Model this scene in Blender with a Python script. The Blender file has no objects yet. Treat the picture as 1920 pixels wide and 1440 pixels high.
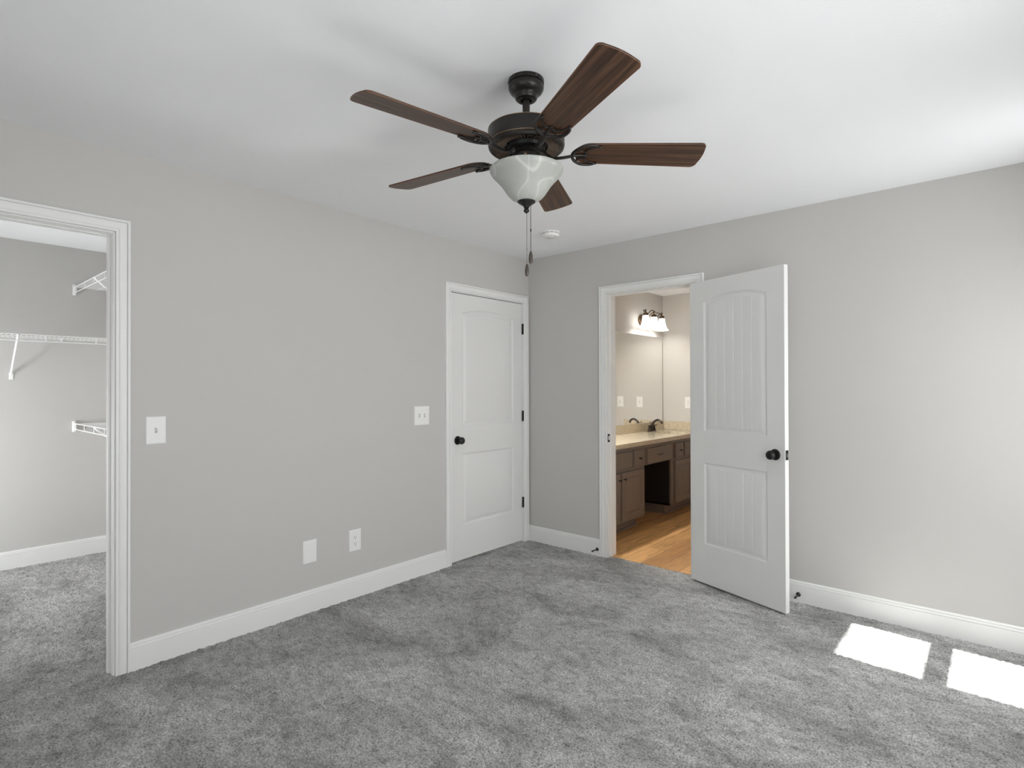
import bpy, bmesh, math, random
import numpy as np
from mathutils import Vector, Matrix

random.seed(7)
SC = bpy.context.scene
COL = SC.collection
PI = math.pi

# ------------------------------------------------------------------ camera
cam_d = bpy.data.cameras.new('camera')
cam = bpy.data.objects.new('camera', cam_d)
COL.objects.link(cam)
SC.camera = cam
YAW, PITCH, ROLL, FPX = 0.717772146, 0.00579696857, -0.00285952811, 1040.70642
F0 = Vector((-math.sin(YAW), math.cos(YAW), 0)); R0 = Vector((math.cos(YAW), math.sin(YAW), 0)); U0 = Vector((0, 0, 1))
Fv = math.cos(PITCH) * F0 + math.sin(PITCH) * U0
Up = math.cos(PITCH) * U0 - math.sin(PITCH) * F0
Rv = math.cos(ROLL) * R0 + math.sin(ROLL) * Up
Uv = math.cos(ROLL) * Up - math.sin(ROLL) * R0
M = Matrix((Rv, Uv, -Fv)).transposed().to_4x4()
M.translation = Vector((3.07893478, -3.74737515, 1.32900525))
cam.matrix_world = M
cam_d.sensor_fit = 'HORIZONTAL'
cam_d.sensor_width = 36.0
cam_d.lens = FPX / 1920 * 36.0
cam_d.clip_start = 0.02

# ------------------------------------------------------------------ view, world, sun, daylight
SC.view_settings.view_transform = 'Standard'
SC.view_settings.look = 'None'
SC.view_settings.exposure = 0.42
SC.view_settings.gamma = 1.0
SC.view_settings.use_curve_mapping = False
SC.cycles.max_bounces = 14
SC.cycles.diffuse_bounces = 8
SC.cycles.use_denoising = True

world = bpy.data.worlds.new('sky')
SC.world = world
world.use_nodes = True
wn = world.node_tree.nodes
wn['Background'].inputs['Color'].default_value = (0.95, 0.98, 1.0, 1)
wn['Background'].inputs['Strength'].default_value = 1.0

H = 2.44          # ceiling height
W = 3.66          # room width, the window wall stands at x = W
D = 4.45          # room depth, the wall behind the camera stands at y = -D
SUN_TAN = 1.54
sun_d = bpy.data.lights.new('sun', 'SUN')
sun_d.energy = 23.0
sun_d.angle = math.radians(0.7)
sun_d.color = (1.0, 0.985, 0.96)
sun = bpy.data.objects.new('sun', sun_d)
COL.objects.link(sun)
sdir = Vector((-1.0, 0.05, -SUN_TAN))
sun.rotation_euler = sdir.to_track_quat('-Z', 'Y').to_euler()
sun.location = (8, -1, 6)


def daylight(name, loc, direction, sx, sy, watts, col=(0.97, 0.985, 1.0)):
    """Skylight arriving at a window: an area lamp standing outside the opening."""
    d = bpy.data.lights.new(name, 'AREA')
    d.shape = 'RECTANGLE'
    d.size, d.size_y = sx, sy
    d.energy = watts
    d.color = col
    o = bpy.data.objects.new(name, d)
    COL.objects.link(o)
    o.location = loc
    o.rotation_euler = Vector(direction).to_track_quat('-Z', 'Z').to_euler()
    return o


WIN1 = (-0.67, -0.20, 0.58, 2.02)     # y0, y1, z0, z1 in the window wall
WIN2 = (-3.55, -1.85, 0.58, 2.02)
WIN4 = (-2.25, -1.20, 0.40, 1.25)    # x0, x1, z0, z1 of the added window in the closet's far side wall
WIN3 = (1.70, 3.40, 0.58, 2.02)       # x0, x1, z0, z1 of the added window in the wall behind the camera
daylight('daylight_corner_window', (W + 0.32, -0.435, 1.30), (-0.8, -0.6, -0.24), 0.60, 1.5, 60)
daylight('daylight_side_window', (W + 0.32, -2.70, 1.30), (-1, 0, -0.12), 1.7, 1.5, 36)
daylight('fill_rear_window', (2.55, -D - 0.32, 1.30), (-0.25, 1, 0.30), 1.7, 1.5, 6)  # fill lamp outside the added rear window


daylight('fill_closet_window', (-1.72, -D - 0.40, 0.80), (-0.12, 1, 0.05), 1.1, 0.8, 55)  # fill lamp added to brighten the closet through an invented window

# ------------------------------------------------------------------ helpers
class MB:
    """collects shapes into one mesh"""
    def __init__(s):
        s.v = []
        s.f = []

    def add(s, vs, fs):
        n = len(s.v)
        s.v += [tuple(p) for p in vs]
        s.f += [tuple(i + n for i in f) for f in fs]
        return s

    def box(s, x0, x1, y0, y1, z0, z1):
        x0, x1 = min(x0, x1), max(x0, x1); y0, y1 = min(y0, y1), max(y0, y1); z0, z1 = min(z0, z1), max(z0, z1)
        vs = [(x0, y0, z0), (x1, y0, z0), (x1, y1, z0), (x0, y1, z0), (x0, y0, z1), (x1, y0, z1), (x1, y1, z1), (x0, y1, z1)]
        return s.add(vs, [(0, 3, 2, 1), (4, 5, 6, 7), (0, 1, 5, 4), (1, 2, 6, 5), (2, 3, 7, 6), (3, 0, 4, 7)])

    def lathe(s, prof, n=48, c=(0, 0, 0), axis='z', closed=False):
        """prof: list of (r, h)"""
        vs, fs = [], []
        for r, h in prof:
            for k in range(n):
                a = 2 * PI * k / n
                p = (r * math.cos(a), r * math.sin(a), h)
                if axis == 'x':
                    p = (h, p[0], p[1])
                elif axis == 'y':
                    p = (p[0], h, p[1])
                elif axis == '-y':
                    p = (p[0], -h, p[1])
                vs.append((p[0] + c[0], p[1] + c[1], p[2] + c[2]))
        m = len(prof)
        for i in range(m - 1 + (1 if closed else 0)):
            j = (i + 1) % m
            for k in range(n):
                l = (k + 1) % n
                fs.append((i * n + k, i * n + l, j * n + l, j * n + k))
        if not closed:
            if prof[0][0] > 1e-5:
                fs.append(tuple(range(n))[::-1])
            if prof[-1][0] > 1e-5:
                fs.append(tuple((m - 1) * n + k for k in range(n)))
        return s.add(vs, fs)

    def tube(s, path, r, n=8, closed=False):
        """round bar along a path; r a number or one radius per point"""
        P = [Vector(p) for p in path]
        m = len(P)
        rs = r if isinstance(r, (list, tuple)) else [r] * m
        vs, fs = [], []
        up = None
        for i, p in enumerate(P):
            a = P[(i - 1) % m] if (closed or i > 0) else P[i]
            b = P[(i + 1) % m] if (closed or i < m - 1) else P[i]
            t = (b - a).normalized()
            if up is None:
                up = Vector((0, 0, 1)) if abs(t.z) < 0.9 else Vector((1, 0, 0))
            x = t.cross(up)
            if x.length < 1e-6:
                x = t.orthogonal()
            x.normalize()
            y = x.cross(t).normalized()
            up = y
            for k in range(n):
                q = 2 * PI * k / n
                vs.append(p + rs[i] * (math.cos(q) * x + math.sin(q) * y))
        for i in range(m - 1 + (1 if closed else 0)):
            j = (i + 1) % m
            for k in range(n):
                l = (k + 1) % n
                fs.append((i * n + k, j * n + k, j * n + l, i * n + l))
        if not closed:
            fs.append(tuple(range(n)))
            fs.append(tuple((m - 1) * n + k for k in range(n))[::-1])
        return s.add(vs, fs)

    def prism(s, poly, z0, z1):
        n = len(poly)
        vs = [(x, y, z0) for x, y in poly] + [(x, y, z1) for x, y in poly]
        fs = [tuple(range(n))[::-1], tuple(range(n, 2 * n))]
        fs += [(i, (i + 1) % n, n + (i + 1) % n, n + i) for i in range(n)]
        return s.add(vs, fs)

    def ball(s, c, r, n=12, m=8, sz=1.0):
        return s.lathe([(max(r * math.sin(PI * i / m), 1e-6), -r * sz * math.cos(PI * i / m)) for i in range(m + 1)], n, c)

    def xf(s, mat):
        s.v = [tuple(mat @ Vector(p)) for p in s.v]
        return s

    def swap_y_up(s):
        """(x, y, z) -> (x, -z, y): lay an xy outline into the xz plane, facing -y"""
        s.v = [(x, -z, y) for x, y, z in s.v]
        return s


def link(name, mb, mat, parent=None, smooth=None, bevel=0, loc=None, segs=2):
    me = bpy.data.meshes.new(name)
    me.from_pydata(mb.v, [], mb.f)
    bm = bmesh.new(); bm.from_mesh(me)
    bmesh.ops.recalc_face_normals(bm, faces=bm.faces)
    bm.to_mesh(me); bm.free()
    me.materials.append(mat)
    o = bpy.data.objects.new(name, me)
    COL.objects.link(o)
    if smooth:
        me.polygons.foreach_set('use_smooth', [True] * len(me.polygons))
        me.set_sharp_from_angle(angle=math.radians(smooth))
    if bevel:
        b = o.modifiers.new('edge', 'BEVEL')
        b.width = bevel; b.segments = segs; b.limit_method = 'ANGLE'; b.angle_limit = math.radians(40)
    if parent:
        o.parent = parent
    if loc:
        o.location = loc
    return o


def tag(o, label, cat, group=None, kind=None):
    o['label'] = label
    o['category'] = cat
    if group:
        o['group'] = group
    if kind:
        o['kind'] = kind
    return o


def thing(name, label, cat, loc=(0, 0, 0), rz=0.0, group=None, kind=None):
    o = bpy.data.objects.new(name, None)
    COL.objects.link(o)
    o.location = loc
    o.rotation_euler = (0, 0, rz)
    return tag(o, label, cat, group, kind)


def copy_thing(root, loc, rz, label):
    r = root.copy(); COL.objects.link(r)
    r.location = loc; r.rotation_euler = (0, 0, rz); r['label'] = label
    for ch in list(root.children):
        c = ch.copy(); COL.objects.link(c); c.parent = r
        for g in ch.children:
            d = g.copy(); COL.objects.link(d); d.parent = c
    return r


def struct(name, mb, mat, label, cat, smooth=None, bevel=0):
    return tag(link(name, mb, mat, smooth=smooth, bevel=bevel), label, cat, kind='structure')


# ------------------------------------------------------------------ materials
def new_mat(name, col, rough=0.5, metal=0.0, spec=0.5):
    m = bpy.data.materials.new(name)
    m.use_nodes = True
    b = m.node_tree.nodes['Principled BSDF']
    b.inputs['Base Color'].default_value = (*col, 1)
    b.inputs['Roughness'].default_value = rough
    b.inputs['Metallic'].default_value = metal
    b.inputs['Specular IOR Level'].default_value = spec
    return m


def nodes(m):
    t = m.node_tree
    return t.nodes, t.links, t.nodes['Principled BSDF']


def add_coord(m, scale=(1, 1, 1), rot=(0, 0, 0), kind='Object'):
    N, L, _ = nodes(m)
    tc = N.new('ShaderNodeTexCoord'); mp = N.new('ShaderNodeMapping')
    mp.inputs['Scale'].default_value = scale
    mp.inputs['Rotation'].default_value = rot
    L.new(tc.outputs[kind], mp.inputs['Vector'])
    return mp.outputs['Vector']


def add_noise(m, vec, scale, detail=3, rough=0.5, dist=0.0):
    N, L, _ = nodes(m)
    n = N.new('ShaderNodeTexNoise')
    n.inputs['Scale'].default_value = scale
    n.inputs['Detail'].default_value = detail
    n.inputs['Roughness'].default_value = rough
    n.inputs['Distortion'].default_value = dist
    L.new(vec, n.inputs['Vector'])
    return n.outputs['Fac']


def add_ramp(m, fac, stops, interp='LINEAR'):
    N, L, _ = nodes(m)
    r = N.new('ShaderNodeValToRGB')
    r.color_ramp.interpolation = interp
    el = r.color_ramp.elements
    el[0].position, el[0].color = stops[0][0], (*stops[0][1], 1)
    el[1].position, el[1].color = stops[-1][0], (*stops[-1][1], 1)
    for p, c in stops[1:-1]:
        e = el.new(p); e.color = (*c, 1)
    L.new(fac, r.inputs['Fac'])
    return r.outputs['Color']


def add_bump(m, h, strength, dist=0.01):
    N, L, b = nodes(m)
    n = N.new('ShaderNodeBump')
    n.inputs['Strength'].default_value = strength
    n.inputs['Distance'].default_value = dist
    L.new(h, n.inputs['Height'])
    L.new(n.outputs['Normal'], b.inputs['Normal'])


def mix(m, a, b_, fac, mode='MIX'):
    N, L, _ = nodes(m)
    x = N.new('ShaderNodeMix'); x.data_type = 'RGBA'; x.blend_type = mode
    for sock, v in ((x.inputs[6], a), (x.inputs[7], b_)):
        if isinstance(v, tuple):
            sock.default_value = (*v, 1)
        else:
            L.new(v, sock)
    if isinstance(fac, float):
        x.inputs[0].default_value = fac
    else:
        L.new(fac, x.inputs[0])
    return x.outputs[2]


def wall_paint(name, col):
    m = new_mat(name, col, 0.75, spec=0.25)
    v = add_coord(m)
    add_bump(m, add_noise(m, v, 160, 3), 0.08, 0.004)
    return m


MWALL = wall_paint('greige_wall_paint', (0.565, 0.555, 0.535))
MBATH = wall_paint('bathroom_wall_paint', (0.60, 0.585, 0.555))
MCEIL = new_mat('white_ceiling_paint', (0.855, 0.865, 0.88), 0.85, spec=0.2)
_v = add_coord(MCEIL)
add_bump(MCEIL, add_noise(MCEIL, _v, 75, 3, 0.55), 0.16, 0.004)
MTRIM = new_mat('white_trim_paint', (0.825, 0.825, 0.81), 0.38, spec=0.45)
MDOOR = new_mat('white_door_paint', (0.76, 0.76, 0.745), 0.42, spec=0.4)
_v = add_coord(MDOOR, (60, 60, 3))
add_bump(MDOOR, add_noise(MDOOR, _v, 4, 3), 0.05, 0.002)
MPLATE = new_mat('white_plastic', (0.85, 0.85, 0.83), 0.3)
MSLOT = new_mat('dark_slot', (0.02, 0.02, 0.02), 0.6)
MBRONZE = new_mat('oil_rubbed_bronze', (0.020, 0.017, 0.015), 0.34, metal=0.35, spec=0.5)
MBRZEDGE = new_mat('bronze_highlight', (0.34, 0.23, 0.14), 0.35, metal=0.9)
MBLACK = new_mat('black_metal', (0.012, 0.012, 0.012), 0.4, metal=0.3)
MSTEEL = new_mat('latch_steel', (0.55, 0.54, 0.52), 0.3, metal=1.0)
MCHAIN = new_mat('chain_metal', (0.16, 0.15, 0.14), 0.4, metal=0.7)
MWIRE = new_mat('white_vinyl_wire', (0.88, 0.88, 0.87), 0.35)
MRUBBER = new_mat('rubber_tip', (0.03, 0.03, 0.03), 0.7)

# carpet: grey twist pile
MCARPET = new_mat('grey_carpet', (0.2, 0.2, 0.2), 0.95, spec=0.05)
N, L, B = nodes(MCARPET)
_v = add_coord(MCARPET)
_v2 = add_coord(MCARPET, (1.0, 1.5, 1.0), (0, 0, 0.65))
big = add_noise(MCARPET, _v2, 2.0, 8, 0.72, 0.5)
patch = add_ramp(MCARPET, big, [(0.34, (0.235, 0.233, 0.224)), (0.48, (0.43, 0.428, 0.418)), (0.64, (0.60, 0.60, 0.588))])
fine = add_noise(MCARPET, _v, 125, 4, 0.75)
spk = add_ramp(MCARPET, fine, [(0.34, (0.22, 0.22, 0.21)), (0.5, (0.95, 0.95, 0.95)), (0.62, (1.4, 1.4, 1.4))])
mid = add_noise(MCARPET, _v2, 17, 5, 0.7, 0.4)
midc = add_ramp(MCARPET, mid, [(0.33, (0.62, 0.62, 0.615)), (0.5, (1.0, 1.0, 1.0)), (0.68, (1.18, 1.18, 1.18))])
pm = mix(MCARPET, patch, midc, 1.0, 'MULTIPLY')
L.new(mix(MCARPET, pm, spk, 1.0, 'MULTIPLY'), B.inputs['Base Color'])
B.inputs['Sheen Weight'].default_value = 0.25
B.inputs['Sheen Roughness'].default_value = 0.6
add_bump(MCARPET, fine, 1.0, 0.010)

# walnut fan blades, grain along local x
MWALNUT = new_mat('walnut_laminate', (0.06, 0.03, 0.02), 0.42, spec=0.4)
N, L, B = nodes(MWALNUT)
_v = add_coord(MWALNUT, (0.9, 24, 24))
g1 = add_noise(MWALNUT, _v, 2.2, 6, 0.65, 0.9)
_v = add_coord(MWALNUT, (1.5, 140, 140))
g2 = add_noise(MWALNUT, _v, 2.0, 3, 0.6)
c1 = add_ramp(MWALNUT, g1, [(0.34, (0.020, 0.010, 0.006)), (0.5, (0.072, 0.034, 0.018)), (0.68, (0.150, 0.076, 0.040))])
c2 = add_ramp(MWALNUT, g2, [(0.35, (0.6, 0.6, 0.6)), (0.6, (1.0, 1.0, 1.0))])
L.new(mix(MWALNUT, c1, c2, 0.7, 'MULTIPLY'), B.inputs['Base Color'])

# alabaster glass
MGLASS = new_mat('alabaster_glass', (0.72, 0.73, 0.70), 0.22, spec=0.5)
N, L, B = nodes(MGLASS)
_v = add_coord(MGLASS)
_v = add_coord(MGLASS, (1.0, 1.0, 0.55), (0.5, 0.3, 0.2))
n1 = add_noise(MGLASS, _v, 5.2, 0.0, 0.5, 0.35)
v1 = add_ramp(MGLASS, n1, [(0.475, (0.0, 0.0, 0.0)), (0.5, (1.0, 1.0, 1.0)), (0.525, (0.0, 0.0, 0.0))])
_v = add_coord(MGLASS, (0.6, 1.3, 1.0), (0.2, 1.0, 0.9))
n2 = add_noise(MGLASS, _v, 6.0, 0.0, 0.5, 0.2)
v2 = add_ramp(MGLASS, n2, [(0.415, (0.0, 0.0, 0.0)), (0.43, (0.8, 0.8, 0.8)), (0.45, (0.0, 0.0, 0.0))])
n3 = add_noise(MGLASS, _v, 9.0, 3.0, 0.6)
cloud = add_ramp(MGLASS, n3, [(0.35, (0.50, 0.515, 0.49)), (0.65, (0.60, 0.61, 0.58))])
vv = mix(MGLASS, v1, v2, 1.0, 'ADD')
L.new(mix(MGLASS, cloud, (0.84, 0.84, 0.81), vv), B.inputs['Base Color'])
tr = N.new('ShaderNodeBsdfTranslucent'); tr.inputs['Color'].default_value = (0.80, 0.81, 0.77, 1)
mx = N.new('ShaderNodeMixShader'); mx.inputs[0].default_value = 0.42
out = N['Material Output']
L.new(B.outputs[0], mx.inputs[1]); L.new(tr.outputs[0], mx.inputs[2]); L.new(mx.outputs[0], out.inputs['Surface'])

# bathroom plank floor, planks along y
MPLANK = new_mat('oak_plank_floor', (0.3, 0.18, 0.09), 0.38, spec=0.4)
N, L, B = nodes(MPLANK)
_v = add_coord(MPLANK, (1, 1, 1), (0, 0, PI / 2))
bk = N.new('ShaderNodeTexBrick')
L.new(_v, bk.inputs['Vector'])
bk.offset = 0.37
for k, val in (('Scale', 1.0), ('Brick Width', 1.25), ('Row Height', 0.15), ('Mortar Size', 0.0012), ('Bias', 0.0)):
    bk.inputs[k].default_value = val
bk.inputs['Color1'].default_value = (0.42, 0.22, 0.085, 1)
bk.inputs['Color2'].default_value = (0.74, 0.43, 0.175, 1)
bk.inputs['Mortar'].default_value = (0.07, 0.035, 0.018, 1)
_g = add_coord(MPLANK, (9, 1.2, 1))
gr = add_noise(MPLANK, _g, 3.0, 6, 0.65, 0.7)
grc = add_ramp(MPLANK, gr, [(0.3, (0.55, 0.5, 0.45)), (0.5, (1, 1, 1)), (0.75, (1.25, 1.2, 1.1))])
L.new(mix(MPLANK, bk.outputs['Color'], grc, 0.85, 'MULTIPLY'), B.inputs['Base Color'])

# vanity paint, dark interior, granite
MCAB = new_mat('taupe_cabinet_paint', (0.185, 0.143, 0.115), 0.42, spec=0.4)
MCABDARK = new_mat('shaded_espresso_panel', (0.018, 0.012, 0.010), 0.5)  # dark brown panel, with knee space shade darkened into its colour
MGRAN = new_mat('speckled_granite', (0.55, 0.48, 0.36), 0.12, spec=0.5)
N, L, B = nodes(MGRAN)
_v = add_coord(MGRAN)
a = add_noise(MGRAN, _v, 75, 5, 0.7, 0.3)
ca = add_ramp(MGRAN, a, [(0.32, (0.42, 0.34, 0.22)), (0.5, (0.60, 0.52, 0.385)), (0.68, (0.70, 0.63, 0.50))])
b2 = add_noise(MGRAN, _v, 120, 2, 0.6)
cb = add_ramp(MGRAN, b2, [(0.33, (0.16, 0.12, 0.09)), (0.39, (1, 1, 1))])
L.new(mix(MGRAN, ca, cb, 0.85, 'MULTIPLY'), B.inputs['Base Color'])
MPORC = new_mat('white_porcelain', (0.82, 0.80, 0.76), 0.12)
MMIRROR = new_mat('mirror_silver', (0.93, 0.93, 0.92), 0.0, metal=1.0)
MTAN = new_mat('fixture_bronze', (0.16, 0.10, 0.055), 0.35, metal=0.8)
MFAUCET = new_mat('faucet_bronze', (0.055, 0.042, 0.035), 0.25, metal=0.75)
MSHADE = new_mat('lit_shade_glass', (0.9, 0.88, 0.84), 0.4)
N, L, B = nodes(MSHADE)
B.inputs['Emission Color'].default_value = (1.0, 0.98, 0.955, 1)
B.inputs['Emission Strength'].default_value = 3.0
MPANE = bpy.data.materials.new('window_glass'); MPANE.use_nodes = True
N = MPANE.node_tree.nodes; L = MPANE.node_tree.links
N.remove(N['Principled BSDF'])
tp = N.new('ShaderNodeBsdfTransparent'); gl = N.new('ShaderNodeBsdfGlossy'); gl.inputs['Roughness'].default_value = 0.0
ms = N.new('ShaderNodeMixShader'); ms.inputs[0].default_value = 0.06
L.new(tp.outputs[0], ms.inputs[1]); L.new(gl.outputs[0], ms.inputs[2]); L.new(ms.outputs[0], N['Material Output'].inputs['Surface'])

# ------------------------------------------------------------------ floor
TH = 0.115                       # partition thickness
XC, YC0, YC1 = -2.41, -4.45, -2.415   # walk-in closet: back wall x, far and near side walls
YB, XB = 2.59, 2.60              # bathroom: back wall y, far wall x
# openings
CL0, CL1 = -3.93, -3.024         # closet opening along y
DR0, DR1 = -0.915, -0.080        # closed door opening along y
BT0, BT1 = 0.790, 1.502          # bathroom opening along x
DH = 2.052                       # head height


def carpet_mesh():
    st = 0.0065
    x0, x1, y0, y1 = XC, W, -D, 0.045
    nx, ny = int((x1 - x0) / st) + 1, int((y1 - y0) / st) + 1
    rng = np.random.default_rng(3)
    X = np.linspace(x0, x1, nx); Y = np.linspace(y0, y1, ny)
    z = rng.standard_normal((ny, nx))
    z = z + 0.5 * (np.roll(z, 1, 0) + np.roll(z, -1, 0) + np.roll(z, 1, 1) + np.roll(z, -1, 1))
    z = z / z.std()
    low = rng.standard_normal((ny // 8 + 2, nx // 8 + 2))
    low = np.kron(low, np.ones((8, 8)))[:ny, :nx]
    for _ in range(3):
        low = (low + np.roll(low, 3, 0) + np.roll(low, -3, 0) + np.roll(low, 3, 1) + np.roll(low, -3, 1)) / 5
    low = low / low.std()
    Z = np.clip(0.0018 * z + 0.0003 * low, -0.006, 0.006)
    jx = rng.uniform(-0.35, 0.35, (ny, nx)) * st; jy = rng.uniform(-0.35, 0.35, (ny, nx)) * st
    jy[-1, :] = 0
    XX, YY = np.meshgrid(X, Y)
    # keep only rooms: bedroom, closet, the strips under the openings
    cxm = (XX[:-1, :-1] + st / 2); cym = (YY[:-1, :-1] + st / 2)
    keep = ((cxm > 0) & (cym < 0)) | ((cxm < -TH) & (cym < YC1)) | ((cxm <= 0) & (cxm >= -TH) & (cym > CL0) & (cym < CL1)) \
        | ((cxm <= 0) & (cxm >= -0.05) & (cym > DR0) & (cym < DR1)) | ((cym >= 0) & (cxm > BT0) & (cxm < BT1))
    idx = np.arange(nx * ny).reshape(ny, nx)
    q = np.stack([idx[:-1, :-1], idx[:-1, 1:], idx[1:, 1:], idx[1:, :-1]], -1)[keep]
    used = np.unique(q)
    remap = -np.ones(nx * ny, int); remap[used] = np.arange(len(used))
    q = remap[q].astype(np.int32)
    co = np.stack([(XX + jx).ravel()[used], (YY + jy).ravel()[used], Z.ravel()[used]], -1).astype(np.float32)
    me = bpy.data.meshes.new('floor')
    me.vertices.add(len(co)); me.vertices.foreach_set('co', co.ravel())
    me.loops.add(q.size); me.loops.foreach_set('vertex_index', q.ravel())
    me.polygons.add(len(q)); me.polygons.foreach_set('loop_start', np.arange(0, q.size, 4, dtype=np.int32))
    me.polygons.foreach_set('loop_total', np.full(len(q), 4, np.int32))
    me.update(calc_edges=True); me.validate()
    me.polygons.foreach_set('use_smooth', [True] * len(me.polygons))
    me.materials.append(MCARPET)
    o = bpy.data.objects.new('floor', me); COL.objects.link(o)
    return tag(o, 'grey cut pile carpet running through bedroom and walk-in closet', 'carpet', kind='structure')


carpet_mesh()
struct('floor_bathroom', MB().box(0.0, XB, 0.043, YB, -0.04, 0.001), MPLANK,
       'golden brown wood plank floor of the bathroom', 'floor')
struct('floor_slab', MB().box(XC - 0.2, W + 0.3, -D - 0.2, YB + 0.2, -0.16, -0.045), MTRIM, 'subfloor under the carpet and planks', 'floor')

# ------------------------------------------------------------------ ceiling and walls
struct('ceiling', MB().box(XC - 0.15, W + 0.15, -D - 0.15, YB + 0.15, H, H + 0.12), MCEIL, 'white lightly textured ceiling over the bedroom', 'ceiling')
zb = -0.04
wl = MB()
wl.box(-TH, 0, -D, CL0, zb, H).box(-TH, 0, CL0, CL1, DH, H).box(-TH, 0, CL1, DR0, zb, H).box(-TH, 0, DR0, DR1, DH, H).box(-TH, 0, DR1, 0, zb, H)
struct('wall_left', wl, MWALL, 'long greige wall with the closet opening and the closed door', 'wall')
wr = MB()
wr.box(0, BT0, 0, 0.12, zb, H).box(BT0, BT1, 0, 0.12, DH, H).box(BT1, W + 0.12, 0, 0.12, zb, H)
struct('wall_right', wr, MWALL, 'greige wall with the bathroom doorway and its open door', 'wall')


def wall_x(xa, xb, y0, y1, holes):
    """wall along y between x = xa and xb, holes (y0, y1, z0, z1)"""
    m = MB(); y = y0
    for a, b, c, d in sorted(holes):
        m.box(xa, xb, y, a, zb, H).box(xa, xb, a, b, zb, c).box(xa, xb, a, b, d, H)
        y = b
    return m.box(xa, xb, y, y1, zb, H)


struct('wall_window', wall_x(W, W + 0.12, -D - 0.12, 0, [WIN1, WIN2]), MWALL, 'greige side wall with two windows, opposite the closet', 'wall')
m = MB(); a, b, c, d = WIN3
m.box(0, a, -D - 0.12, -D, zb, H).box(a, b, -D - 0.12, -D, zb, c).box(a, b, -D - 0.12, -D, d, H).box(b, W, -D - 0.12, -D, zb, H)
struct('wall_rear', m, MWALL, 'greige wall with an added twin window, facing the bathroom doorway wall', 'wall')
struct('wall_closet_back', MB().box(XC - 0.1, XC, YC0 - 0.1, YC1 + 0.1, zb, H), MWALL, 'greige back wall of the walk-in closet', 'wall')
struct('wall_closet_right', MB().box(XC, -TH, YC1, YC1 + 0.1, zb, H), MWALL, 'greige side wall of the walk-in closet behind the bedroom wall', 'wall')
struct('wall_closet_left', MB().box(XC, WIN4[0], YC0 - 0.12, YC0, zb, H).box(WIN4[0], WIN4[1], YC0 - 0.12, YC0, zb, WIN4[2]).box(WIN4[0], WIN4[1], YC0 - 0.12, YC0, WIN4[3], H).box(WIN4[1], -TH, YC0 - 0.12, YC0, zb, H), MWALL, 'greige far side wall of the walk-in closet', 'wall')
struct('wall_bathroom_left', MB().box(-TH, 0, 0, YB + 0.1, zb, H), MBATH, 'cream lit bathroom wall behind the vanity mirror', 'wall')
struct('wall_bathroom_back', MB().box(0, XB + 0.1, YB, YB + 0.1, zb, H), MBATH, 'cream bathroom wall at the end of the vanity', 'wall')
struct('wall_bathroom_right', MB().box(XB, XB + 0.1, 0.12, YB, zb, H), MBATH, 'cream bathroom wall across from the vanity', 'wall')
struct('wall_bathroom_front', MB().box(0, BT0 - 0.07, 0.12, 0.126, 0, H).box(BT0 - 0.07, BT1 + 0.07, 0.12, 0.126, DH + 0.07, H).box(BT1 + 0.07, XB, 0.12, 0.126, 0, H),
       MBATH, 'cream painted bathroom side of the doorway wall', 'wall')


# ------------------------------------------------------------------ windows (beside and behind the camera)
def window(name, horiz, a0, a1, z0, z1, label, mull=()):
    """built along local x, facing room at -y, then turned"""
    w = a1 - a0
    fr = MB()
    f, dp = 0.05, 0.08
    fr.box(-f, 0, 0, dp, z0 - f, z1 + f).box(w, w + f, 0, dp, z0 - f, z1 + f).box(0, w, 0, dp, z1, z1 + f).box(0, w, 0, dp, z0 - f, z0)
    root = link(name, fr, MTRIM, bevel=0.003)
    tag(root, label, 'window', kind='structure')
    xs = [0.0] + list(mull) + [w]
    zm = (1.394 + 1.286) / 2
    for i in range(len(xs) - 1):
        l, r = xs[i] + (0.035 if i else 0), xs[i + 1] - (0.035 if i < len(xs) - 2 else 0)
        for nm, za, zc in (('upper_sash', zm + 0.0, z1), ('lower_sash', z0, zm)):
            s = MB()
            e = 0.02
            s.box(l - 0.02, l, 0.03, 0.06, za, zc).box(r, r + 0.02, 0.03, 0.06, za, zc)
            if nm == 'upper_sash':
                s.box(l, r, 0.03, 0.06, za, za + 0.054).box(l, r, 0.03, 0.06, zc - 0.004, zc + e)
            else:
                s.box(l, r, 0.03, 0.06, zc - 0.054, zc).box(l, r, 0.03, 0.06, za - e, za + 0.004)
            so = link(nm, s, MTRIM, root)
            link('pane', MB().box(l, r, 0.044, 0.048, za, zc), MPANE, so)
    if mull:
        mm = MB()
        for x in mull:
            mm.box(x - 0.035, x + 0.035, 0, dp, z0, z1)
        link('mullion', mm, MTRIM, root, bevel=0.003)
    return root


w1 = window('window_1', False, 0, WIN1[1] - WIN1[0], WIN1[2] + 0.05, WIN1[3] - 0.02, 'narrow white double-hung window in the side wall near the corner')
w1.location = (W + 0.025, WIN1[1], 0); w1.rotation_euler = (0, 0, -PI / 2)
w2 = window('window_2', False, 0, WIN2[1] - WIN2[0], WIN2[2] + 0.05, WIN2[3] - 0.02, 'wide white twin window in the side wall opposite the closet', mull=((WIN2[1] - WIN2[0]) / 2,))
w2.location = (W + 0.025, WIN2[1], 0); w2.rotation_euler = (0, 0, -PI / 2)
w3 = window('added_window_rear', True, 0, WIN3[1] - WIN3[0], WIN3[2] + 0.05, WIN3[3] - 0.02, 'added wide white twin window for fill light, facing the bathroom doorway wall', mull=((WIN3[1] - WIN3[0]) / 2,))
w3.location = (WIN3[1], -D - 0.025, 0); w3.rotation_euler = (0, 0, PI)  # added window behind the camera, put in to let fill light reach the walls

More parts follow.
